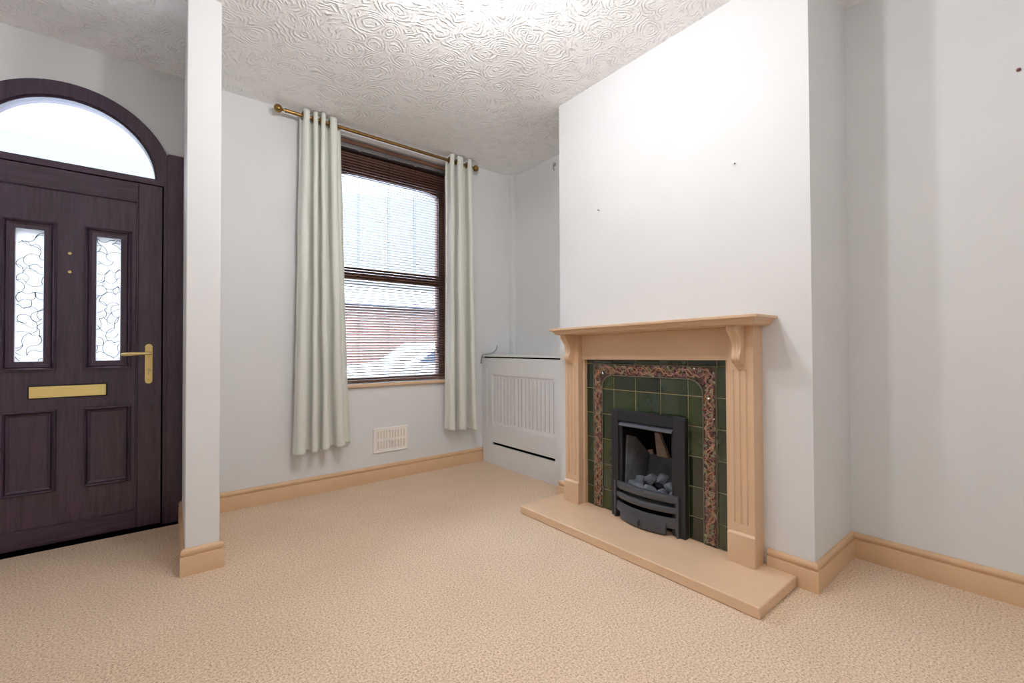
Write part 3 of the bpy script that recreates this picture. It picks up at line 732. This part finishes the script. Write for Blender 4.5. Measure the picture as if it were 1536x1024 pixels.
while s_ < TOT - .01:
    for sd in (-1, 1):
        c0, (dy, dz) = along(s_ + rv.uniform(-.006, .006), sd * rv.uniform(.006, .027), .0035)
        r_ = rv.uniform(.009, .0145); th = rv.uniform(0, 2 * PI)
        if rv.random() < .66:
            ctr = bl_.bm.verts.new((c0[0] - .0035, c0[1], c0[2])); vs = []
            for k in range(20):
                a = 2 * PI * k / 20; rr_ = r_ * (.62 + .38 * abs(math.cos(2.5 * a)))
                yy = max(by0 + .003, min(by1 - .003, c0[1] + rr_ * math.cos(a + th))); zz = min(bz1 - .003, max(HZ + .002, c0[2] + rr_ * math.sin(a + th)))
                vs.append(bl_.bm.verts.new((c0[0] + (.0015 if k % 2 else 0), yy, zz)))
            for k in range(20): bl_.bm.faces.new((ctr, vs[k], vs[(k + 1) % 20]))
        else:
            for k in range(6):
                bg_.sphere((c0[0] + .002, min(by1 - .006, max(by0 + .006, c0[1] + rv.uniform(-.009, .009))), min(bz1 - .006, max(HZ + .006, c0[2] + rv.uniform(-.009, .009)))), .0046, 8, 6)
    s_ += .0165
bl_.map(LT); bl_.build('leaf_pattern', M['leaf'], bd)['kind'] = 'stuff'; bg_.map(LT); bg_.build('grape_pattern', M['grape'], bd, smooth=True)['kind'] = 'stuff'

# ---------------------------------------------------------------- inset gas fire
gf = thing('gas_fire', (2.16, 1.474, HZ), 'black cast iron inset gas fire with bowed front grate', 'fire')
FX = 2.142; a0, a1, zt = 1.236, 1.712, .677
b = MB()
def frame3(x0, x1, ya_, yb_, z1_, ia, ib, iz): 
    b.box(x0, x1, ya_, ia, HZ + .0005, z1_); b.box(x0, x1, ib, yb_, HZ + .0005, z1_); b.box(x0, x1, ia, ib, iz, z1_)
frame3(FX, XT - .001, a0, a1, zt, 1.300, 1.662, .616)
bmesh.ops.remove_doubles(b.bm, verts=b.bm.verts, dist=1e-5)
b.build('trim_frame', M['iron'], gf, bevel=.003)
b = MB(); frame3(FX + .010, FX + .024, 1.297, 1.665, .620, 1.318, 1.642, .600); b.build('inner_frame', M['iron'], gf, bevel=.002)
# canopy lip
b = MB(); pr = [(FX + .012, .612), (FX - .010, .606), (FX - .020, .594), (FX - .018, .590), (FX - .004, .596), (FX + .012, .598)]
b.prism([(x, 1.300, z) for x, z in pr], (0, .345, 0)); tag(b.build('canopy_lip', M['iron_light'], gf, smooth=True, angle=30), 'grey metal lip at the top of the fire')
# firebox shell
b = MB(); x0, x1 = XT + .004, XB + .315; t_ = .006
b.box(x0, x1, FY0 + .002, FY0 + .002 + t_, HZ + .001, FZ1 - .001); b.box(x0, x1, FY1 - .002 - t_, FY1 - .002, HZ + .001, FZ1 - .001)
b.box(x0, x1, FY0 + .002, FY1 - .002, FZ1 - .008, FZ1 - .002); b.box(x0, x1, FY0 + .002, FY1 - .002, HZ + .001, HZ + .006); b.box(x1 - .006, x1, FY0 + .002, FY1 - .002, HZ, FZ1 - .002)
b.build('firebox', M['black_soot'], gf, origin=(2.3, 1.474, HZ))
b = MB(); b.prism([(2.40, FY0 + .01, .21), (2.46, FY0 + .01, .37), (2.475, FY0 + .01, .37), (2.475, FY0 + .01, .21)], (0, FY1 - FY0 - .02, 0))
b.prism([(2.20, FY1 - .009, .21), (2.40, FY1 - .009, .21), (2.45, FY1 - .009, .37), (2.30, FY1 - .009, .50), (2.22, FY1 - .009, .52)], (0, -.012, 0))
b.build('fire_back', M['ceramic'], gf, smooth=True, angle=30)
b = MB(); b.prism([(2.452, 1.622, .512), (2.452, 1.588, .512), (2.440, 1.515, .37), (2.440, 1.598, .37)], (.03, 0, 0)); b.prism([(2.44, 1.735 - .07, .395), (2.44, 1.635, .405), (2.44, 1.628, .372), (2.44, 1.735 - .07, .372)], (.02, 0, 0))
tag(b.build('flue_baffle', M['baffle'], gf, bevel=.004), 'pale buff ceramic shapes on the fire back')
b = MB(); b.box(XT - .03, 2.40, FY0 + .01, FY1 - .01, .180, .196); b.build('burner_tray', M['iron'], gf)
# bowed fret
def bow(y, x_end=2.140, dep=.058): return x_end - dep * (1 - ((y - 1.475) / .208) ** 2)
ys = [1.271 + .408 * i / 28 for i in range(29)]
def curved(zf0, zf1, th, mb, y0=None, y1=None, fwd=0.0):
    rings = []
    for y in ys:
        if (y0 and y < y0 - 1e-6) or (y1 and y > y1 + 1e-6): continue
        x = bow(y) - fwd; k = 1 - ((y - 1.475) / .208) ** 2; z0 = zf0(k); z1 = zf1(k)
        zm = (z0 + z1) / 2
        rings.append([(x + th, y, z0), (x + .004, y, z0), (x, y, zm - (z1 - z0) * .25), (x, y, zm + (z1 - z0) * .25), (x + .004, y, z1), (x + th, y, z1)])
    mb.loft(rings)
fret = MB(); curved(lambda k: .222 + .008 * k, lambda k: .259 + .012 * k, .022, fret); f1 = fret.build('fret_bar', M['iron_light'], gf, smooth=True, angle=40)
fret = MB(); curved(lambda k: .170 + .002 * k, lambda k: .200 + .004 * k, .020, fret); fret.build('fret_bar', M['iron_light'], gf, smooth=True, angle=40)
fret = MB()
curved(lambda k: .052, lambda k: .147, .016, fret, None, 1.30); curved(lambda k: .092, lambda k: .147, .016, fret, 1.285, 1.665); curved(lambda k: .052, lambda k: .147, .016, fret, 1.650)
for yy in (1.274, 1.676): fret.box(2.128, FX + .012, yy - .006, yy + .006, .05, .262)
fp = fret.build('fret_panel', M['iron_light'], gf, smooth=True, angle=40)
fret = MB(); curved(lambda k: .058, lambda k: .118, .012, fret, 1.325, 1.625, .006); fret.build('ash_door', M['iron_light'], fp, smooth=True, angle=40)
fret = MB(); x = bow(1.475); fret.tube([(x - .006, 1.475, .100), (x - .016, 1.475, .090), (x - .014, 1.475, .062)], [.006, .007, .005], 10); fret.build('ash_knob', M['iron'], fp, smooth=True)

# ceramic coals in the fire basket
def coal(c, r, label, sq=(1, 1, .8)):
    k0 = R.uniform(0, 50); rot = Matrix.Rotation(R.uniform(0, PI), 3, 'Z') @ Matrix.Rotation(R.uniform(-.9, .9), 3, 'X')
    tw = R.uniform(-.25, .25)
    def f(v):
        p = 5.0; k = .86 / (abs(v.x) ** p + abs(v.y * (1 + tw)) ** p + abs(v.z) ** p) ** (1 / p)
        return k * (1 + .10 * noise.noise(v * 1.3 + Vector((k0, 0, 0))) + .03 * noise.noise(v * 4 + Vector((k0, 5, 0))))
    b = MB(); b.ico((0, 0, 0), r, 3, f)
    for v in b.bm.verts: q = rot @ v.co; v.co = Vector(c) + Vector((q.x * sq[0], q.y * sq[1], q.z * sq[2]))
    tag(b.build('coal', M['coal'], smooth=True, angle=25), label, 'coal', 'ceramic coals in the gas fire')
coal((2.205, 1.600, .238), .033, 'grey coal at the window end of the fire grate')
coal((2.180, 1.545, .240), .036, 'large grey coal low behind the grate, second from the window end')
coal((2.172, 1.470, .243), .037, 'big grey coal low behind the middle of the grate')
coal((2.178, 1.396, .240), .034, 'grey coal low behind the grate, right of the middle one')
coal((2.200, 1.334, .236), .031, 'grey coal at the right end of the fire grate')
coal((2.255, 1.580, .262), .036, 'grey coal leaning at the back of the fire, window side')
coal((2.250, 1.512, .283), .038, 'grey coal high on the heap, left of the topmost one')
coal((2.245, 1.432, .300), .040, 'topmost grey coal of the heap in the gas fire')
coal((2.235, 1.372, .272), .036, 'grey coal high on the heap, right of the topmost one')
coal((2.300, 1.470, .250), .037, 'grey coal half hidden at the back of the heap')

# ---------------------------------------------------------------- ceiling light (just above the picture)
lx, ly = .87, 1.29
cl = thing('ceiling_light', (lx, ly, zc(ly)), 'ceiling light bar with round glowing bulbs in the middle of the room', 'ceiling light')
b = MB(); b.tube([(lx, ly, zc(ly)), (lx, ly, zc(ly) - .025)], [.055, .05], 24); b.tube([(.70, 1.13, zc(ly) - .03), (1.04, 1.45, zc(ly) - .03)], .010, 12); b.build('lamp_bar', M['antique'], cl, smooth=True)
for x, y in ((.71, 1.14), (1.03, 1.44)):
    b = MB(); b.tube([(x, y, zc(ly) - .03), (x, y, zc(ly) - .200)], .018, 16); h_ = b.build('lamp_holder', M['antique'], cl, smooth=True)
    b = MB(); b.sphere((x, y, zc(ly) - .236), .041, 24, 16); b.build('bulb', M['bulb'], cl, smooth=True)

lx, ly = .75, -.95  # added fill lamp behind the camera, an invented fitting out of view
cl = thing('ceiling_light', (lx, ly, zc(ly)), 'added unseen fill lamp with a round bulb in the rear half of the room', 'ceiling light')
b = MB(); b.tube([(lx, ly, zc(ly)), (lx, ly, zc(ly) - .025)], [.055, .05], 24); b.build('fill_lamp_rose', M['white'], cl, smooth=True)
b = MB(); b.tube([(lx, ly, zc(ly) - .02), (lx, ly, zc(ly) - .22)], .012, 12); b.build('lamp_holder', M['antique'], cl, smooth=True)
b = MB(); b.sphere((lx, ly, zc(ly) - .250), .033, 24, 16); b.build('bulb', M['bulb'], cl, smooth=True)

# ---------------------------------------------------------------- the street outside
b = MB(); b.box(-30, 40, YO, 6.4, -.25, -.12); struct(b.build('pavement', M['paving'], origin=(0, 5, -.12)), 'pale pavement outside the house', 'pavement')
b = MB(); b.box(-30, 40, 6.4, 17, -.32, -.24); struct(b.build('road', M['asphalt'], origin=(0, 11, -.24)), 'grey street outside the house', 'road')
b = MB(); b.box(-30, 40, 17, 32, -.25, -.12); struct(b.build('pavement', M['paving'], origin=(0, 20, -.12)), 'far pavement across the street', 'pavement')
for i, (x0, lb) in enumerate(((-6, 'brick terraced house opposite the front door'), (6, 'brick terraced house opposite the window'), (18, 'brick terraced house far along the street'))):
    h = thing('terraced_house', (x0 + 6, 19, -.12), lb, 'house', 'houses across the street')
    b = MB(); b.box(x0, x0 + 11.98, 19, 26, -.12, 2.9); b.build('wall', M['brick'], h)
    b = MB(); b.prism([(x0, 18.7, 2.9), (x0, 26.3, 2.9), (x0, 22.5, 4.2)], (11.98, 0, 0)); b.build('roof', M['slate'], h)
    for wx in (x0 + 5.6, x0 + 8.6):
        b = MB(); b.box(wx, wx + 1.2, 18.95, 19.0, .7, 2.3); w_ = b.build('window', M['extwhite'], h)
        for z0, z1 in ((.78, 1.45), (1.53, 2.22)):
            b = MB(); b.box(wx + .09, wx + 1.11, 18.93, 18.95, z0, z1); b.build('pane', M['car_glass'], w_)
cr = thing('parked_car', (5.2, 9.0, -.24), 'white parked car in the street seen through the blind', 'car')
b = MB(); pr = [(-2.1, .25), (-2.15, .75), (-1.95, .9), (-1.25, .98), (-.55, 1.42), (.85, 1.45), (1.6, 1.02), (2.05, .92), (2.12, .6), (2.1, .25)]
b.prism([(5.2 + x, 8.15, z - .24) for x, z in pr], (0, 1.7, 0)); b.build('body', M['car_white'], cr, bevel=.08, seg=3)
b = MB(); pr = [(-1.05, 1.0), (-.5, 1.36), (.8, 1.38), (1.35, 1.02)]
b.prism([(5.2 + x, 8.135, z - .24) for x, z in pr], (0, .02, 0)); b.build('side_window', M['car_glass'], cr)
for x in (-1.3, 1.35):
    b = MB(); b.tube([(5.2 + x, 8.1, .07), (5.2 + x, 8.35, .07)], .31, 24); w_ = b.build('wheel', M['tyre'], cr, smooth=True)
    b = MB(); b.tube([(5.2 + x, 8.085, .07), (5.2 + x, 8.1, .07)], .2, 20); b.build('hub_cap', M['grey_metal'], w_, smooth=True)

# ---------------------------------------------------------------- light, camera
w = bpy.data.worlds.new('overcast_sky'); scene.world = w; w.use_nodes = True
nt = w.node_tree; bg = nt.nodes['Background']
tc = nt.nodes.new('ShaderNodeTexCoord'); sx = nt.nodes.new('ShaderNodeSeparateXYZ'); nt.links.new(tc.outputs['Generated'], sx.inputs[0])
mr = nt.nodes.new('ShaderNodeMapRange'); nt.links.new(sx.outputs['Z'], mr.inputs['Value'])
mr.inputs['From Min'].default_value = .31; mr.inputs['From Max'].default_value = .80; mr.inputs['To Min'].default_value = 1.5; mr.inputs['To Max'].default_value = 65
nt.links.new(mr.outputs[0], bg.inputs['Strength']); bg.inputs['Color'].default_value = (0.74, 0.85, 1.0, 1)

cam = bpy.data.cameras.new('camera'); co = bpy.data.objects.new('camera', cam); COL.objects.link(co); scene.camera = co
yaw, pit, rol = 0.678124, 0.0131657, -0.0040991
f = Vector((math.sin(yaw) * math.cos(pit), math.cos(yaw) * math.cos(pit), math.sin(pit))); r = Vector((math.cos(yaw), -math.sin(yaw), 0)); u = r.cross(f)
c_, s_ = math.cos(rol), math.sin(rol); r2 = r * c_ + u * s_; u2 = u * c_ - r * s_
m = Matrix((r2, u2, -f)).transposed().to_4x4(); m.translation = (0, 0, 1.05); co.matrix_world = m
cam.sensor_width = 36; cam.sensor_fit = 'HORIZONTAL'; cam.lens = 36 * 665.874 / 1536; cam.clip_start = .02
scene.view_settings.view_transform = 'Standard'; scene.view_settings.look = 'None'; scene.view_settings.gamma = 1; scene.view_settings.use_curve_mapping = False
scene.view_settings.exposure = 0.0
scene.cycles.max_bounces = 10; scene.cycles.diffuse_bounces = 6; scene.cycles.transparent_max_bounces = 12
scene.cycles.use_denoising = True; scene.cycles.sample_clamp_indirect = 8
